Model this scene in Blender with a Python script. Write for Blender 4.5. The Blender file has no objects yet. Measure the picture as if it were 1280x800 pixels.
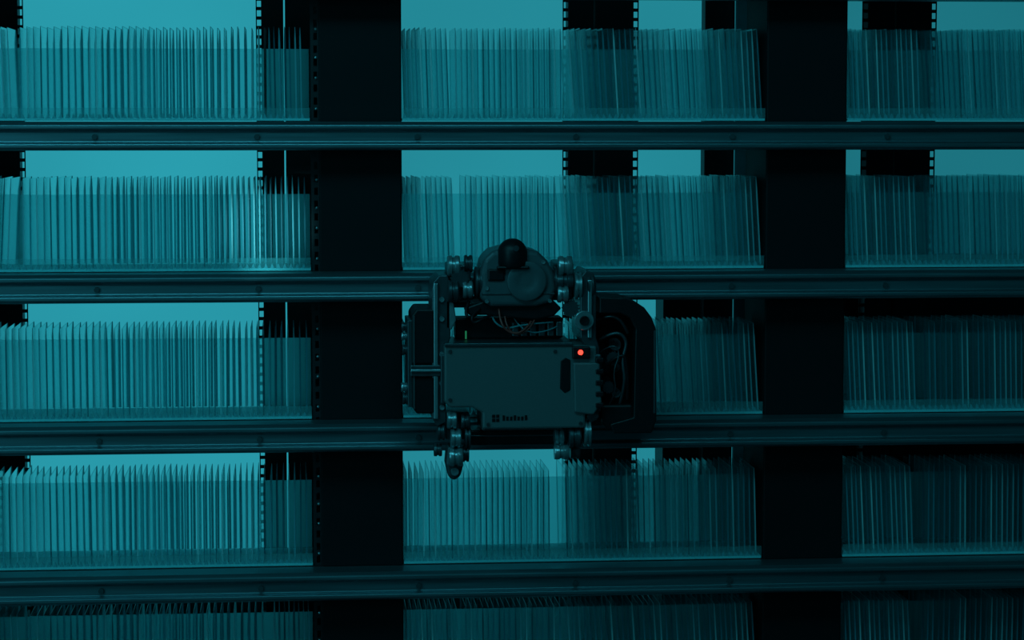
import bpy, bmesh, math, random
from mathutils import Vector, Matrix, Euler
random.seed(7)
S=bpy.context.scene
S.view_settings.view_transform='Standard'
S.view_settings.look='None'

# ------------------------------------------------------------ camera
CAM=Vector((0,-3.0,1.6)); F=3000.0
PITCH=math.atan(250/F); YAW=math.atan(270/F)
cd=bpy.data.cameras.new('camera'); cam=bpy.data.objects.new('camera',cd)
S.collection.objects.link(cam); S.camera=cam
cd.sensor_width=36; cd.lens=36*F/1280; cd.clip_start=.05
cam.location=CAM; E=Euler((math.pi/2-PITCH,0,-YAW),'XYZ'); cam.rotation_euler=E
M=E.to_matrix()
def P(u,v,y):
    """survey helper: photo measurement -> metric position on the vertical plane at depth y"""
    d=M@Vector(((u-640)/F,(400-v)/F,-1)); t=(y-CAM.y)/d.y
    return CAM+d*t
def X(u,y=0,v=400): return P(u,v,y).x

# ------------------------------------------------------------ materials
def nodes(name):
    m=bpy.data.materials.new(name); m.use_nodes=True
    nt=m.node_tree; nt.nodes.clear()
    o=nt.nodes.new('ShaderNodeOutputMaterial'); return m,nt,o
def pbr(name,col,rough=.5,metal=0,bump=0,scale=60,var=.25,spec=.5,stretch=(1,1,1)):
    m,nt,o=nodes(name); N=nt.nodes.new; L=nt.links.new
    b=N('ShaderNodeBsdfPrincipled'); L(b.outputs[0],o.inputs[0])
    tc=N('ShaderNodeTexCoord'); mp=N('ShaderNodeMapping'); mp.inputs['Scale'].default_value=stretch
    L(tc.outputs['Object'],mp.inputs[0])
    n=N('ShaderNodeTexNoise'); n.inputs['Scale'].default_value=scale; n.inputs['Detail'].default_value=5
    L(mp.outputs[0],n.inputs['Vector'])
    r=N('ShaderNodeMapRange'); r.inputs[3].default_value=1-var; r.inputs[4].default_value=1+var
    L(n.outputs[0],r.inputs[0])
    mx=N('ShaderNodeVectorMath'); mx.operation='SCALE'; mx.inputs[0].default_value=col
    L(r.outputs[0],mx.inputs['Scale']); L(mx.outputs[0],b.inputs['Base Color'])
    b.inputs['Metallic'].default_value=metal
    r2=N('ShaderNodeMapRange'); r2.inputs[3].default_value=max(0,rough-.1); r2.inputs[4].default_value=min(1,rough+.1)
    L(n.outputs[0],r2.inputs[0]); L(r2.outputs[0],b.inputs['Roughness'])
    b.inputs['Specular IOR Level'].default_value=spec
    if bump:
        bp=N('ShaderNodeBump'); bp.inputs['Strength'].default_value=bump; bp.inputs['Distance'].default_value=.001
        L(n.outputs[0],bp.inputs['Height']); L(bp.outputs[0],b.inputs['Normal'])
    return m
def emis(name,col,st,var=.08,scale=3):
    m,nt,o=nodes(name); N=nt.nodes.new; L=nt.links.new
    e=N('ShaderNodeEmission'); e.inputs[0].default_value=(*col,1)
    tc=N('ShaderNodeTexCoord'); n=N('ShaderNodeTexNoise'); n.inputs['Scale'].default_value=scale
    L(tc.outputs['Object'],n.inputs['Vector'])
    r=N('ShaderNodeMapRange'); r.inputs[3].default_value=st*(1-var); r.inputs[4].default_value=st*(1+var)
    L(n.outputs[0],r.inputs[0]); L(r.outputs[0],e.inputs[1]); L(e.outputs[0],o.inputs[0]); return m
TEAL=(.05,.72,.90)
m_black=pbr('black_powdercoat',(.002,.007,.009),.65,0,.1,300,.25,.2)
m_dark=pbr('dark_upright_steel',(.004,.011,.014),.55,0,0,200,.25,.4)
m_rail=pbr('brushed_rail_steel',(.15,.27,.30),.40,.85,.05,40,.3,stretch=(.2,6,6))
m_raild=pbr('rail_bolt_steel',(.04,.09,.10),.5,.6,0,60)  # darker steel for the rail bolts
m_tray=pbr('tray_plastic',(.40,.92,.95),.35,0,0,40,.1)
m_comb=pbr('comb_plastic',(.12,.42,.47),.4,0,0,40,.15)
m_wall=pbr('wall_paint',(.01,.03,.035),.8)
m_floor=pbr('floor_resin',(.02,.05,.055),.5)
m_body=pbr('robot_anodised_grey',(.105,.150,.155),.5,.2,.15,400,.12)
m_head=pbr('robot_head_grey',(.075,.115,.125),.45,.2,.1,300,.12)
m_body2=pbr('robot_machined_grey',(.32,.44,.46),.32,.7,.05,150,.2)
m_rblack=pbr('robot_black_plastic',(.004,.008,.010),.42,0,.05,200,.2,.3)
m_rdark=pbr('robot_dark_metal',(.055,.09,.10),.38,.6,0,150)
m_gloss=pbr('lens_glass',(.004,.008,.01),.12)
m_red=emis('red_led_lens',(1,.05,.03),3.0,0)
m_redc=pbr('red_cable',(.32,.05,.04),.4)
m_orc=pbr('teal_cable',(.04,.25,.28),.4)
m_green=emis('green_led_lens',(.05,.7,.3),.2,0)
m_brk=pbr('bracket_grey',(.10,.36,.40),.5)

def glass_mats():
    m,nt,o=nodes('plate_glass_face'); N=nt.nodes.new; L=nt.links.new
    t=N('ShaderNodeBsdfTransparent'); t.inputs[0].default_value=(.78,.94,.95,1)
    g=N('ShaderNodeBsdfGlossy'); g.inputs[0].default_value=(.8,1,1,1); g.inputs['Roughness'].default_value=.12
    d=N('ShaderNodeBsdfTranslucent'); d.inputs[0].default_value=(.35,.95,1,1)
    df=N('ShaderNodeBsdfDiffuse'); df.inputs[0].default_value=(.35,.95,1,1)
    dd=N('ShaderNodeMixShader'); dd.inputs[0].default_value=.5; L(d.outputs[0],dd.inputs[1]); L(df.outputs[0],dd.inputs[2])
    fr=N('ShaderNodeFresnel'); fr.inputs[0].default_value=1.22
    a=N('ShaderNodeMixShader'); L(fr.outputs[0],a.inputs[0]); L(t.outputs[0],a.inputs[1]); L(g.outputs[0],a.inputs[2])
    geo=N('ShaderNodeNewGeometry'); r=N('ShaderNodeMapRange'); r.inputs[3].default_value=.04; r.inputs[4].default_value=.25
    L(geo.outputs['Random Per Island'],r.inputs[0])
    b=N('ShaderNodeMixShader'); L(r.outputs[0],b.inputs[0]); L(a.outputs[0],b.inputs[1]); L(dd.outputs[0],b.inputs[2])
    L(b.outputs[0],o.inputs[0])
    m2,nt,o=nodes('plate_glass_edge'); N=nt.nodes.new; L=nt.links.new
    geo=N('ShaderNodeNewGeometry')
    cr=N('ShaderNodeValToRGB'); e=cr.color_ramp.elements
    e[0].color=(.008,.11,.14,1); e[1].color=(.6,1,1,1); e[1].position=.95  # palest stop paints glint-like bright lines onto a few random plate edges
    k=e.new(.5); k.color=(.05,.42,.50,1)
    L(geo.outputs['Random Per Island'],cr.inputs[0])
    p=N('ShaderNodeBsdfPrincipled'); p.inputs['Roughness'].default_value=.25; L(cr.outputs[0],p.inputs['Base Color'])
    t=N('ShaderNodeBsdfTransparent'); t.inputs[0].default_value=(.6,.92,.95,1)
    tr=N('ShaderNodeBsdfTranslucent'); L(cr.outputs[0],tr.inputs[0])
    a=N('ShaderNodeMixShader'); a.inputs[0].default_value=.3; L(p.outputs[0],a.inputs[1]); L(tr.outputs[0],a.inputs[2])
    b=N('ShaderNodeMixShader'); b.inputs[0].default_value=.14; L(a.outputs[0],b.inputs[1]); L(t.outputs[0],b.inputs[2])
    L(b.outputs[0],o.inputs[0])
    def acr(name,mix,tint=(.88,.98,.98,1),dif=False):
        m3,nt,o=nodes(name); N=nt.nodes.new; L=nt.links.new
        t=N('ShaderNodeBsdfTransparent'); t.inputs[0].default_value=tint
        tr=N('ShaderNodeBsdfTranslucent'); tr.inputs[0].default_value=(.35,.95,.97,1)
        d=N('ShaderNodeBsdfDiffuse'); d.inputs[0].default_value=(.35,.95,.97,1)
        q=N('ShaderNodeMixShader'); q.inputs[0].default_value=.5 if dif else 0; L(tr.outputs[0],q.inputs[1]); L(d.outputs[0],q.inputs[2])
        a=N('ShaderNodeMixShader'); a.inputs[0].default_value=mix; L(t.outputs[0],a.inputs[1]); L(q.outputs[0],a.inputs[2]); L(a.outputs[0],o.inputs[0])
        return m3
    return m,m2,acr('frosted_acrylic',.30,(.82,.95,.96,1)),acr('clear_lip_acrylic',.16,dif=True)
m_gface,m_gedge,m_frost,m_lip=glass_mats()

# ------------------------------------------------------------ builders
def link(me,name,mats,parent=None,smooth=False):
    ob=bpy.data.objects.new(name,me); S.collection.objects.link(ob)
    for m in (mats if isinstance(mats,(list,tuple)) else [mats]): me.materials.append(m)
    if parent: ob.parent=parent
    return ob
def empty(name):
    e=bpy.data.objects.new(name,None); e.empty_display_size=.05; S.collection.objects.link(e); return e
def bevelit(ob,w,seg=2):
    if w:
        b=ob.modifiers.new('bevel','BEVEL'); b.width=w; b.segments=seg; b.limit_method='ANGLE'; b.angle_limit=.6
def boxes(name,lst,mat,parent=None,bevel=0):
    bm=bmesh.new()
    for (x0,x1,y0,y1,z0,z1) in lst:
        v=[bm.verts.new(p) for p in [(x0,y0,z0),(x1,y0,z0),(x1,y1,z0),(x0,y1,z0),(x0,y0,z1),(x1,y0,z1),(x1,y1,z1),(x0,y1,z1)]]
        for f in [(3,2,1,0),(4,5,6,7),(0,1,5,4),(1,2,6,5),(2,3,7,6),(3,0,4,7)]: bm.faces.new([v[i] for i in f])
    bmesh.ops.recalc_face_normals(bm,faces=bm.faces)
    me=bpy.data.meshes.new(name); bm.to_mesh(me); bm.free()
    ob=link(me,name,mat,parent); bevelit(ob,bevel); return ob
def lathe(name,c,axis,prof,mat,parent=None,seg=40):
    bm=bmesh.new(); rings=[]
    ax={'X':Matrix.Rotation(math.pi/2,3,'Y'),'Y':Matrix.Rotation(math.pi/2,3,'X'),'Z':Matrix.Identity(3)}[axis]
    for h,r in prof:
        rings.append([bm.verts.new(Vector(c)+ax@Vector((r*math.cos(a*2*math.pi/seg),r*math.sin(a*2*math.pi/seg),h))) for a in range(seg)])
    for a,b in zip(rings,rings[1:]):
        for i in range(seg): bm.faces.new([a[i],a[(i+1)%seg],b[(i+1)%seg],b[i]])
    bm.faces.new(rings[0][::-1]); bm.faces.new(rings[-1])
    bmesh.ops.recalc_face_normals(bm,faces=bm.faces)
    me=bpy.data.meshes.new(name); bm.to_mesh(me); bm.free()
    ob=link(me,name,mat,parent)
    for p in me.polygons: p.use_smooth=True
    es=ob.modifiers.new('es','EDGE_SPLIT'); es.split_angle=.6
    return ob
def prism(name,pts,y0,y1,mat,parent=None,bevel=0,seg=2):
    bm=bmesh.new()
    a=[bm.verts.new((x,y0,z)) for x,z in pts]; b=[bm.verts.new((x,y1,z)) for x,z in pts]
    bm.faces.new(a); bm.faces.new(b[::-1]); n=len(pts)
    for i in range(n): bm.faces.new([a[i],b[i],b[(i+1)%n],a[(i+1)%n]])
    bmesh.ops.recalc_face_normals(bm,faces=bm.faces)
    me=bpy.data.meshes.new(name); bm.to_mesh(me); bm.free()
    ob=link(me,name,mat,parent); bevelit(ob,bevel,seg); return ob
def extr_x(name,prof,x0,x1,mat,parent=None,bevel=0):
    bm=bmesh.new()
    a=[bm.verts.new((x0,y,z)) for y,z in prof]; b=[bm.verts.new((x1,y,z)) for y,z in prof]
    bm.faces.new(a); bm.faces.new(b[::-1]); n=len(prof)
    for i in range(n): bm.faces.new([a[i],b[i],b[(i+1)%n],a[(i+1)%n]])
    bmesh.ops.recalc_face_normals(bm,faces=bm.faces)
    me=bpy.data.meshes.new(name); bm.to_mesh(me); bm.free()
    ob=link(me,name,mat,parent); bevelit(ob,bevel); return ob
def tube(name,pts,r,mat,parent=None):
    c=bpy.data.curves.new(name,'CURVE'); c.dimensions='3D'; c.bevel_depth=r; c.bevel_resolution=3; c.resolution_u=10
    s=c.splines.new('NURBS'); s.points.add(len(pts)-1)
    for q,p in zip(s.points,pts): q.co=(*p,1)
    s.use_endpoint_u=True; s.order_u=3; c.use_fill_caps=True
    ob=bpy.data.objects.new(name,c); S.collection.objects.link(ob); c.materials.append(mat)
    if parent: ob.parent=parent
    return ob

# ------------------------------------------------------------ rack layout
xa,xb=X(400),X(503)
pitchX=X(956)-xa; colw=xb-xa
Zs1=P(200,148,0).z; Zs4=P(200,707,0).z; pz=(Zs1-Zs4)/3
ZF=[Zs1-(i-1)*pz for i in range(0,7)]
for i in (5,6): ZF[i]+=.012
XL=xa-pitchX-.15; XR=xa+3*pitchX+colw
PH=.1115

boxes('floor',[(-3,4,-4.2,1.2,-.05,0)],m_floor)
boxes('wall_back',[(-3,4,1.15,1.2,0,2.9)],m_wall)
boxes('ceiling',[(-3,4,-4.2,1.2,2.9,2.95)],m_wall)

for k in range(-1,3):
    x0=xa+k*pitchX
    e=empty('rack_column')
    boxes('post',[(x0,x0+colw,.0,.14,0,2.5)],m_black,e,.002)
    boxes('foot_plate',[(x0-.01,x0+colw+.01,-.01,.15,0,.012)],m_black,e,.002)
    if k in (-1,0):
        lst=[(x0-.010,x0-.006,.004,.008,.3,2.4),(x0-.0015,x0,.002,.008,.3,2.4)]
        z=.3
        while z<2.4:
            lst.append((x0-.006,x0-.0015,.004,.008,z,z+.007)); z+=.016
        boxes('slotted_flange',lst,m_dark,e)
        bm=bmesh.new()
        for zf in ZF:
            for dz in (.012,.05,.075,.11):
                bmesh.ops.create_uvsphere(bm,u_segments=8,v_segments=6,radius=.0018,matrix=Matrix.Translation((x0-.003,.002,zf+dz)))
        me=bpy.data.meshes.new('screws'); bm.to_mesh(me); bm.free(); link(me,'screws',m_body2,e)

YB=.22
def upright(u0,u1,slit,perfL,perfR,z0=0,z1=2.5):
    e=empty('rear_upright'); a,b=X(u0,YB),X(u1,YB); pw=.007
    L=[];A=a+(pw if perfL else 0);B=b-(pw if perfR else 0)
    if slit:
        s=X(slit,YB); L+= [(A,s-.0011,YB,YB+.03,z0,z1),(s+.0011,B,YB,YB+.03,z0,z1)]
    else: L.append((A,B,YB,YB+.03,z0,z1))
    boxes('channel',L,m_dark,e,.001)
    L=[]
    for flag,e0,e1 in ((perfL,a,A),(perfR,B,b)):
        if not flag: continue
        o=e0 if e0==a else e1-.0014
        L.append((o,o+.0014,YB+.002,YB+.004,z0,z1))
        z=z0+.02
        while z<z1: L.append((e0,e1,YB+.002,YB+.004,z,z+.0045)); z+=.0125
    if L: boxes('perforated_edge',L,m_dark,e)
    return e
upright(-60,35,-20,False,True)
upright(323,408,358,True,False)
upright(703,797,742,True,True)
upright(879,916,None,False,False)
upright(1074,1166,1115,True,True)
upright(1440,1500,1470,True,True)
boxes('rear_bracket',[(X(918,.19),X(966,.19),.19,.2,0,2.5)],m_brk)
boxes('rear_cabinet',[(X(829,.26),X(880,.26),.26,.33,0,ZF[2]-.02),
                      (X(1050,.26),X(1600,.26),.26,.33,0,ZF[2]-.02)],m_dark)
def panel(u0,u1,z0,z1,st,y=.42):
    m=emis('diffuser_%d'%u0,TEAL,st,.22,2.2)
    e=empty('backlight_panel'); x0,x1=X(u0,y),X(u1,y)
    boxes('diffuser',[(x0,x1,y,y+.01,z0,z1)],m,e)
    boxes('housing',[(x0-.01,x1+.01,y+.011,y+.04,0,z1+.01)],m_dark,e)
    return e
ZP=P(400,748,.42).z
panel(-160,420,ZP,2.3,.43)
panel(490,925,ZP,2.3,.34)
panel(1045,1520,ZF[2]-.01,2.3,.23)

for i,zf in enumerate(ZF):
    e=empty('rack_rail')
    prof=[(-.002,-.004),(-.044,-.004),(-.050,-.008),(-.050,-.013),(-.043,-.016),(-.043,-.029),(-.050,-.031),(-.050,-.036),(-.046,-.039),(-.002,-.039)]
    extr_x('rail',[(y,zf+z) for y,z in prof],XL,XR,m_rail,e,.0012)
    x=XL+.05; bm=bmesh.new()
    while x<XR:
        bmesh.ops.create_cone(bm,cap_ends=True,segments=12,radius1=.0038,radius2=.0034,depth=.004,matrix=Matrix.Translation((x,-.0445,zf-.0225))@Matrix.Rotation(math.pi/2,4,'X')); x+=.196
    me=bpy.data.meshes.new('bolts'); bm.to_mesh(me); bm.free(); link(me,'bolts',m_raild,e)
    boxes('back_beam',[(XL,XR,.0,.012,zf-.036,zf-.004),(XL,XR,.112,.135,zf-.03,zf-.004)],m_dark,e)

def plates_mesh(name,zf,groups,parent):
    bm=bmesh.new()
    for g0,g1,pit,lean in groups:
        x=g0+.002
        while x<g1-.002:
            h=PH+random.uniform(-.001,.001); w=.0009
            y0=.009+random.uniform(-.001,.001); y1=y0+.1
            a=math.tan(math.radians(lean+random.uniform(-.25,.25)))
            tw=random.uniform(-.0007,.0007)
            def V(y,z,s): return bm.verts.new((x+s*w*(.35 if z>=h-.001 else 1)-a*z+(tw if y>y0+.01 else 0),y,zf+.001+z))
            lv=[0,h-.018,h]
            fl=[V(y0,z,-1) for z in lv]; frr=[V(y0,z,1) for z in lv]
            bl=[V(y1,z,-1) for z in lv]; br=[V(y1,z,1) for z in lv]
            for k in (0,1):
                f=bm.faces.new([fl[k],frr[k],frr[k+1],fl[k+1]]); f.material_index=1
                f=bm.faces.new([bl[k],bl[k+1],br[k+1],br[k]]); f.material_index=1
                f=bm.faces.new([fl[k],fl[k+1],bl[k+1],bl[k]]); f.material_index=0
            f=bm.faces.new([fl[2],frr[2],br[2],bl[2]]); f.material_index=1
            x+=pit*random.uniform(.95,1.05)
    me=bpy.data.meshes.new(name); bm.to_mesh(me); bm.free()
    return link(me,name,[m_gface,m_gedge],parent)
for i,zf in enumerate(ZF):
    for k in range(0,3):
        x0=xa+(k-1)*pitchX+colw; x1=xa+k*pitchX-(.011 if k==0 else .002)
        e=empty('glass_plate_tray')
        boxes('tray_base',[(x0+.001,x1,.001,.111,zf-.003,zf)],m_tray,e,0)
        boxes('frosted_back',[(x0+.001,x1,.1125,.114,zf,zf+.089)],m_frost,e)
        boxes('front_lip',[(x0+.001,x1,-.0015,.0002,zf-.003,zf+.013)],m_lip,e)
        bm=bmesh.new(); x=x0+.004
        while x<x1-.004:
            v=[bm.verts.new(p) for p in [(x-.0026,.001,zf),(x+.0026,.001,zf),(x,.001,zf+.006),(x-.0026,.007,zf),(x+.0026,.007,zf),(x,.007,zf+.006)]]
            for f in [(0,1,2),(5,4,3),(0,3,4,1),(1,4,5,2),(2,5,3,0)]: bm.faces.new([v[q] for q in f])
            x+=.0078
        me=bpy.data.meshes.new('comb'); bm.to_mesh(me); bm.free(); link(me,'comb',m_comb,e)
        if k==0:
            s=X(333); g=[(x0+.003,X(28)-.004,.0078,1.5),(X(28),s-.002,.0084,0),(s+.005,x1-.002,.0064,.6)]
            if i==2: g=[(x0+.003,X(22)-.004,.0078,-3),(X(28),X(250),.0084,0),(X(250)+.004,x1-.002,.0070,.3)]
            if i in(3,4): g=[(x0+.003,X(150),.0084,0.2),(X(150),x1-.002,.0076,0)]
        elif k==1:
            s1=X(552+12*(i%3)); s2=X(700+6*(i%2))
            g=[(x0+.006,s1,.0064,2.0),(s1+.006,s2,.0070,.8),(s2+.010,x1,.0070,3.6)]
            if i==4: g=[(x0+.003,X(697),.0072,.3),(X(705)+.004,x1-.002,.0072,1.5)]
        else:
            g=[(x0+.010,x0+.1,.0064,3),(x0+.107,x1-.003,.0070,5-1.1*i)]
        plates_mesh('glass_plates',zf,g,e)
e=empty('tray_divider'); boxes('divider',[(X(333)-.0005,X(333)+.0015,.004,.11,ZF[1]+.0005,ZF[1]+.112)],m_dark,e)

# ------------------------------------------------------------ robot
R=empty('rail_climbing_robot')
C0=P(640,450,-.13); K=.000966
def rx(u): return C0.x+(u-640)*K
def rz(v): return C0.z-(v-450)*K
def rb(name,u0,u1,v0,v1,y0,y1,mat,bev=.002): return boxes(name,[(rx(u0),rx(u1),y0,y1,rz(v1),rz(v0))],mat,R,bev)
def rp(name,pts,y0,y1,mat,bev=.0015,seg=2): return prism(name,[(rx(u),rz(v)) for u,v in pts],y0,y1,mat,R,bev,seg)
def wheelX(name,u,v,y,r,w,mat=m_body2):
    r*=K;w*=K
    return lathe(name,(rx(u),y,rz(v)),'X',[(-w/2,r*.6),(-w/2,r*.92),(-w*.4,r),(-w*.15,r),(-w*.1,r*.86),(w*.1,r*.86),(w*.15,r),(w*.4,r),(w/2,r*.92),(w/2,r*.6)],mat,R)
def wheelY(name,u,v,y,r,w,mat=m_body2):
    r*=K;w*=K
    return lathe(name,(rx(u),y,rz(v)),'Y',[(-w/2,r*.9),(-w*.42,r),(w*.42,r),(w/2,r*.93),(w*.46,r*.5),(w*.4,r*.45),(w*.4,r*.2)],mat,R)
def gear(name,u,v,y,r,w,n=18,mat=m_rdark):
    pts=[]
    for q in range(n*4):
        a=q*2*math.pi/(n*4); rr_=r*(1 if q%4 in(0,1) else .86); pts.append((u+rr_*math.cos(a),v+rr_*math.sin(a)))
    return rp(name,pts,y-w*K/2,y+w*K/2,mat,0)
rp('main_housing',[(553,428),(700,428),(742,430),(742,505),(728,516),(728,532),(600,532),(600,512),(588,505),(560,505),(553,498)],-.165,-.075,m_body,.0025)
rb('housing_top_lip',553,712,425,429,-.168,-.075,m_rdark,.0008)
rb('housing_lower_step',600,700,528,534,-.162,-.08,m_rdark,.001)
rb('housing_side_flange',549,554,440,500,-.16,-.09,m_rdark,.001)
rp('recess_shade_patch',[(697,448),(703,444),(709,447),(709,484),(702,488),(696,482)],-.1665,-.16,m_rblack,.0008)  # solid black patch painted in place of the shade inside a cutout
rb('led_module',711,733,430,445,-.172,-.16,m_rblack,.0015)
lathe('red_led',(rx(721),-.1725,rz(437)),'Y',[(-.0015,.0032),(.001,.003),(.002,.0015)],m_red,R)
boxes('marking',[(rx(612),rx(616),-.1656,-.165,rz(523),rz(519)),(rx(617),rx(621),-.1656,-.165,rz(523),rz(519)),(rx(612),rx(616),-.1656,-.165,rz(518),rz(514)),(rx(617),rx(621),-.1656,-.165,rz(518),rz(514))]+
      [(rx(625+k*4.6),rx(628+k*4.6),-.1656,-.165,rz(521.5),rz(516.5-(k%3==0)*1.5)) for k in range(7)],m_rblack,R)
for k,(u,v) in enumerate([(560,435),(690,436),(560,495),(735,500),(607,526),(722,526)]):
    lathe('screw_%d'%k,(rx(u),-.1665,rz(v)),'Y',[(-.001,.0022),(.001,.0018)],m_rdark,R,12)
rp('side_cover',[(712,450),(745,450),(748,500),(738,515),(714,512)],-.17,-.10,m_body,.002)
rb('side_strip',738,748,440,512,-.165,-.1,m_rdark)
for k in range(5): rb('side_rib_%d'%k,740,750,444+k*14,450+k*14,-.172,-.15,m_rblack,.001)
rp('left_frame',[(541,350),(548,342),(558,342),(562,352),(562,420),(556,432),(556,525),(545,530),(539,520),(539,360)],-.15,-.07,m_rdark,.0015)
rb('left_frame_strip',541,546,352,520,-.154,-.148,m_body2,.0008)
for k,v in enumerate((372,396,440,476,506)): wheelY('frame_bolt_l%d'%k,551,v,-.152,3.2,4,m_body2)
rp('right_frame',[(722,345),(729,336),(739,340),(742,352),(742,420),(746,432),(746,520),(736,526),(730,520),(730,432),(722,420)],-.16,-.07,m_rdark,.0015)
rb('right_frame_strip',731,736,348,420,-.164,-.158,m_body2,.0008)
rp('drive_block',[(514,392),(520,384),(546,384),(549,390),(549,452),(514,452)],-.15,-.06,m_rblack,.002)
rp('drive_block_lower',[(514,468),(549,468),(549,508),(543,514),(520,514),(514,506)],-.15,-.06,m_rblack,.002)
rb('drive_bracket',512,549,453,467,-.155,-.06,m_rdark,.001)
rb('drive_bracket_edge',512,551,458,461,-.158,-.15,m_body2,.0005)
rb('drive_side_plate',509,515,398,506,-.145,-.07,m_rdark,.001)
rb('drive_front_rim',516,518,392,508,-.1515,-.149,m_rdark,.0004)
for k,(v,r,w) in enumerate([(408,6,9),(420,5,7),(437,7,7),(484,6,8),(498,8,7)]):
    wheelX('drive_knob_%d'%k,507-(k%2)*1,v,-.12,r,w,m_body2 if k%2 else m_rdark)
rb('truck_block_ul',560,588,330,374,-.14,-.07,m_rdark,.002)
rb('truck_rod_ul',556,602,378,384,-.13,-.08,m_rdark,.001)
wheelX('guide_roller_ul_1',566,331,-.145,13,15)
wheelX('guide_roller_ul_2',585,329,-.135,11,10,m_rdark)
wheelX('guide_roller_ul_3',565,362,-.15,14,13,m_rdark)
wheelX('guide_roller_ul_4',583,360,-.15,11,12)
wheelX('guide_roller_ul_5',597,352,-.14,20,9,m_rdark)
wheelX('guide_roller_ul_6',549,362,-.14,10,8)
rp('truck_arm_ul',[(556,372),(566,376),(569,398),(563,410),(556,408)],-.15,-.1,m_body2)
gear('truck_gear_ul',573,346,-.152,12,6,16)
rb('truck_block_ur',694,716,328,372,-.14,-.07,m_rdark,.002)
wheelX('guide_roller_ur_1',704,331,-.15,12,17)
wheelX('guide_roller_ur_2',704,350,-.15,9,20,m_rdark)
wheelX('guide_roller_ur_3',701,366,-.15,11,13)
wheelX('guide_roller_ur_4',690,352,-.14,19,9,m_rdark)
wheelX('guide_roller_ur_5',720,356,-.15,17,9)
wheelX('guide_roller_ur_6',735,356,-.15,16,8,m_rdark)
wheelY('pivot_disc_ur',726,398,-.165,12,8,m_body2)
wheelY('pivot_cap_ur',726,398,-.171,6,6,m_rblack)
gear('truck_gear_ur',711,384,-.15,11,6,16)
# head
prof=[(598,340),(602,322),(613,312),(628,308),(650,308),(670,313),(682,325),(690,342),(692,360),(686,376),(668,381),(612,381),(598,372)]
rp('head_housing',prof,-.16,-.08,m_head,.006,4)
wheelY('head_disc',655,349,-.162,24,8,m_head)
rb('head_vent',607,628,334,349,-.163,-.158,m_rblack,.002)
rb('head_seam',600,690,364,366,-.1612,-.158,m_rdark,.0003)
for k,(u,v) in enumerate([(606,358),(606,374),(684,374),(676,326)]): wheelY('head_screw_%d'%k,u,v,-.1605,2.4,3,m_body2)
rp('head_neck',[(604,374),(690,374),(700,384),(690,394),(668,398),(640,396),(606,392),(584,392),(582,382)],-.15,-.08,m_rblack,.002)
rr=18.5*K
lathe('camera_cap',(rx(638),-.156,rz(315)),'Z',[(-.016,rr*.92),(-.012,rr)]+[(rr*math.sin(t),rr*math.cos(t)) for t in [math.radians(q) for q in range(0,86,9)]],m_rblack,R)
lathe('camera_cap_lens',(rx(641),-.156-rr*.93,rz(308)),'Y',[(-.002,.003),(.002,.0035)],m_rdark,R)
rb('camera_cap_collar',618,658,330,334,-.17,-.11,m_rblack,.002)
rb('connector_row',570,705,398,424,-.12,-.08,m_rblack,.002)
for k in range(6):
    rb('terminal_%d'%k,640+k*11,648+k*11,402,420,-.135,-.115,m_rdark,.001)
def cable(n,pts,r,mat,y=-.155):
    tube(n,[(rx(u),y+(.01 if j in(0,len(pts)-1) else 0),rz(v)) for j,(u,v) in enumerate(pts)],r,mat,R)
cable('red_cable_1',[(622,384),(622,400),(634,414),(652,413),(662,400)],.0013,m_redc,-.16)
cable('red_cable_2',[(630,388),(628,402),(642,418),(660,410),(668,396)],.0012,m_redc,-.155)
cable('teal_cable_1',[(612,380),(612,398),(630,410),(650,404),(690,402)],.0011,m_orc,-.15)
cable('teal_cable_2',[(640,394),(650,412),(676,416),(696,408)],.0009,m_orc,-.145)
cable('black_cable_1',[(598,384),(586,392),(590,402),(600,396),(612,392)],.0018,m_rblack,-.16)
cable('black_cable_2',[(585,375),(578,390),(588,396),(602,384)],.002,m_rblack,-.155)
rb('status_led',582,584,414,424,-.122,-.119,m_green,.0003)
# cable guide housing on the right
hood=[(746,370),(778,371),(790,375),(802,383),(811,395),(817,410),(818,524),(812,540),(764,540),(760,528),(789,520),(791,410),(784,396),(772,390),(746,390)]
rp('cable_guide_hood',hood,-.16,-.08,m_rblack,.0015,2)
rb('hood_edge_trim',814,816.5,412,515,-.1612,-.155,m_rdark,.0003)
rp('hood_foot',[(748,505),(790,505),(790,538),(760,538),(748,528)],-.15,-.09,m_rblack,.003)
rb('hood_backplate',746,795,382,512,-.10,-.08,m_rblack,.002)
for k,(u,v,r) in enumerate([(757,418,7),(770,432,8),(760,450,6),(772,462,6),(756,478,8),(770,492,6),(762,396,7)]):
    wheelY('pulley_%d'%k,u,v,-.11-(k%3)*.012,r,14,m_rdark if k%2 else m_rblack)
gear('hood_gear_1',766,448,-.14,9,5,14); gear('hood_gear_2',760,484,-.14,8,5,14)
cable('side_cable_1',[(750,425),(768,412),(784,425),(776,450),(782,480),(772,515)],.0022,m_rdark,-.145)
cable('side_cable_2',[(750,440),(764,428),(774,440),(764,465),(770,490),(756,515)],.0010,m_rdark,-.15)
cable('side_cable_3',[(752,462),(772,440),(784,450),(784,500)],.002,m_rblack,-.15)
cable('side_cable_4',[(746,400),(760,392),(776,400),(784,416)],.002,m_rdark,-.15)
rb('truck_block_ll',556,586,514,548,-.14,-.07,m_rdark,.002)
wheelX('guide_roller_ll_1',563,522,-.15,11,12)
wheelX('guide_roller_ll_2',580,524,-.15,9,11,m_rdark)
wheelX('guide_roller_ll_3',550,538,-.14,11,9,m_rdark)
wheelX('guide_roller_ll_4',568,545,-.15,12,13)
wheelX('guide_roller_ll_5',583,545,-.14,16,8,m_rdark)
wheelX('guide_roller_ll_6',547,562,-.13,8,10,m_rdark)
wheelX('guide_roller_ll_7',568,568,-.15,12,17)
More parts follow.
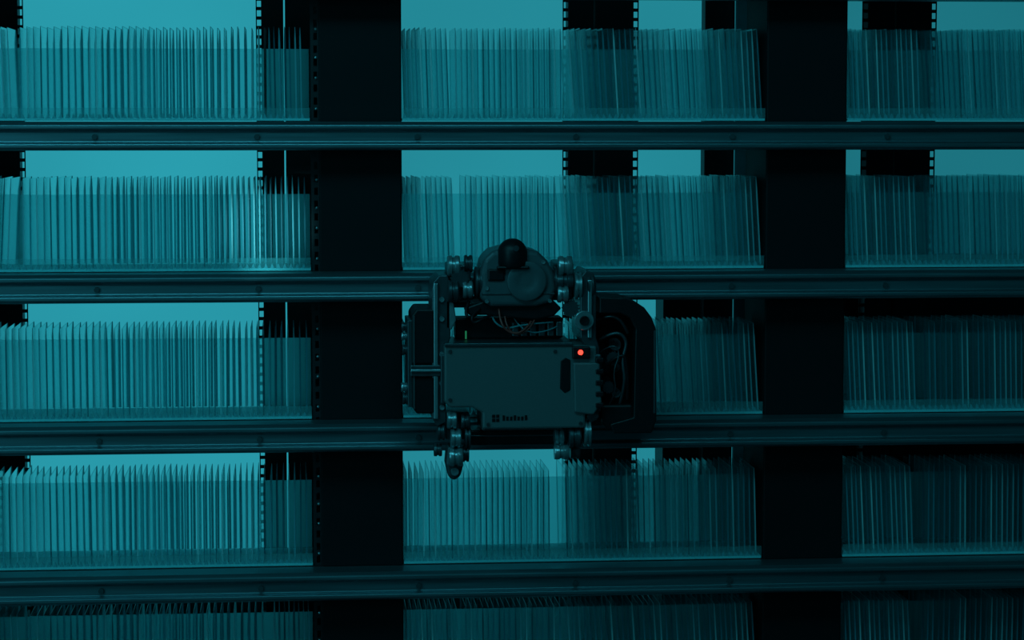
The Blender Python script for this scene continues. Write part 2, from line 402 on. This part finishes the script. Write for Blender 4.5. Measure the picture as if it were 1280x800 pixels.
rp('truck_leg_ll',[(558,556),(576,556),(578,580),(574,594),(566,599),(559,594),(556,578)],-.145,-.11,m_rdark,.003)
wheelY('truck_leg_bolt',567,587,-.147,5,5,m_body2)
wheelX('guide_roller_ll_8',581,566,-.14,10,8,m_rdark)
rb('truck_block_lr',700,730,512,552,-.14,-.07,m_rdark,.002)
wheelX('guide_roller_lr_1',706,522,-.15,9,12,m_rdark)
wheelX('guide_roller_lr_2',722,522,-.15,10,11)
wheelX('guide_roller_lr_3',698,545,-.14,12,12)
wheelX('guide_roller_lr_4',716,545,-.15,14,15,m_rdark)
wheelX('guide_roller_lr_5',732,540,-.15,17,9)
wheelX('guide_roller_lr_6',700,564,-.15,9,18)
wheelX('guide_roller_lr_7',718,564,-.14,10,12,m_rdark)
rb('cross_bar',586,700,538,557,-.13,-.08,m_rblack,.002)
rb('cross_bar_edge',586,700,544,546,-.132,-.128,m_rdark,.0005)
for k,(u0,u1,v0,v1) in enumerate([(560,588,345,368),(694,716,345,368),(556,586,528,548),(700,730,528,548)]):
    rb('rail_shoe_%d'%k,u0,u1,v0,v1,-.072,-.0505,m_rdark,.001)

# ------------------------------------------------------------ lights
w=bpy.data.worlds.new('world'); S.world=w; w.use_nodes=True
w.node_tree.nodes['Background'].inputs[0].default_value=(.02,.6,.8,1)
w.node_tree.nodes['Background'].inputs[1].default_value=.03
def aim(o,loc,tgt):
    o.location=loc; o.rotation_euler=(Vector(tgt)-Vector(loc)).to_track_quat('-Z','Y').to_euler()
def area(name,loc,tgt,sx,sy,en,col):
    l=bpy.data.lights.new(name,'AREA'); l.shape='RECTANGLE'; l.size=sx; l.size_y=sy; l.energy=en; l.color=col
    o=bpy.data.objects.new(name,l); S.collection.objects.link(o); aim(o,loc,tgt)
area('aisle_ceiling_lamp',(-.5,-1.6,2.8),(.2,0,1.42),2.4,.15,10,(.10,.8,1))
area('aisle_wall_lamp',(-1.8,-2.6,1.8),(.1,0,1.45),.5,1.2,8,(.12,.8,1))
t=P(330,285,0)
l=bpy.data.lights.new('added_glint_spot','SPOT'); l.energy=75; l.color=(.22,.88,1); l.spot_size=math.radians(5.4); l.spot_blend=.9; l.shadow_soft_size=.01  # added spot with no visible source, brightens second-row plates to suggest glints
o=bpy.data.objects.new('added_glint_spot',l); S.collection.objects.link(o); aim(o,(-.35,-1.3,1.52),t)
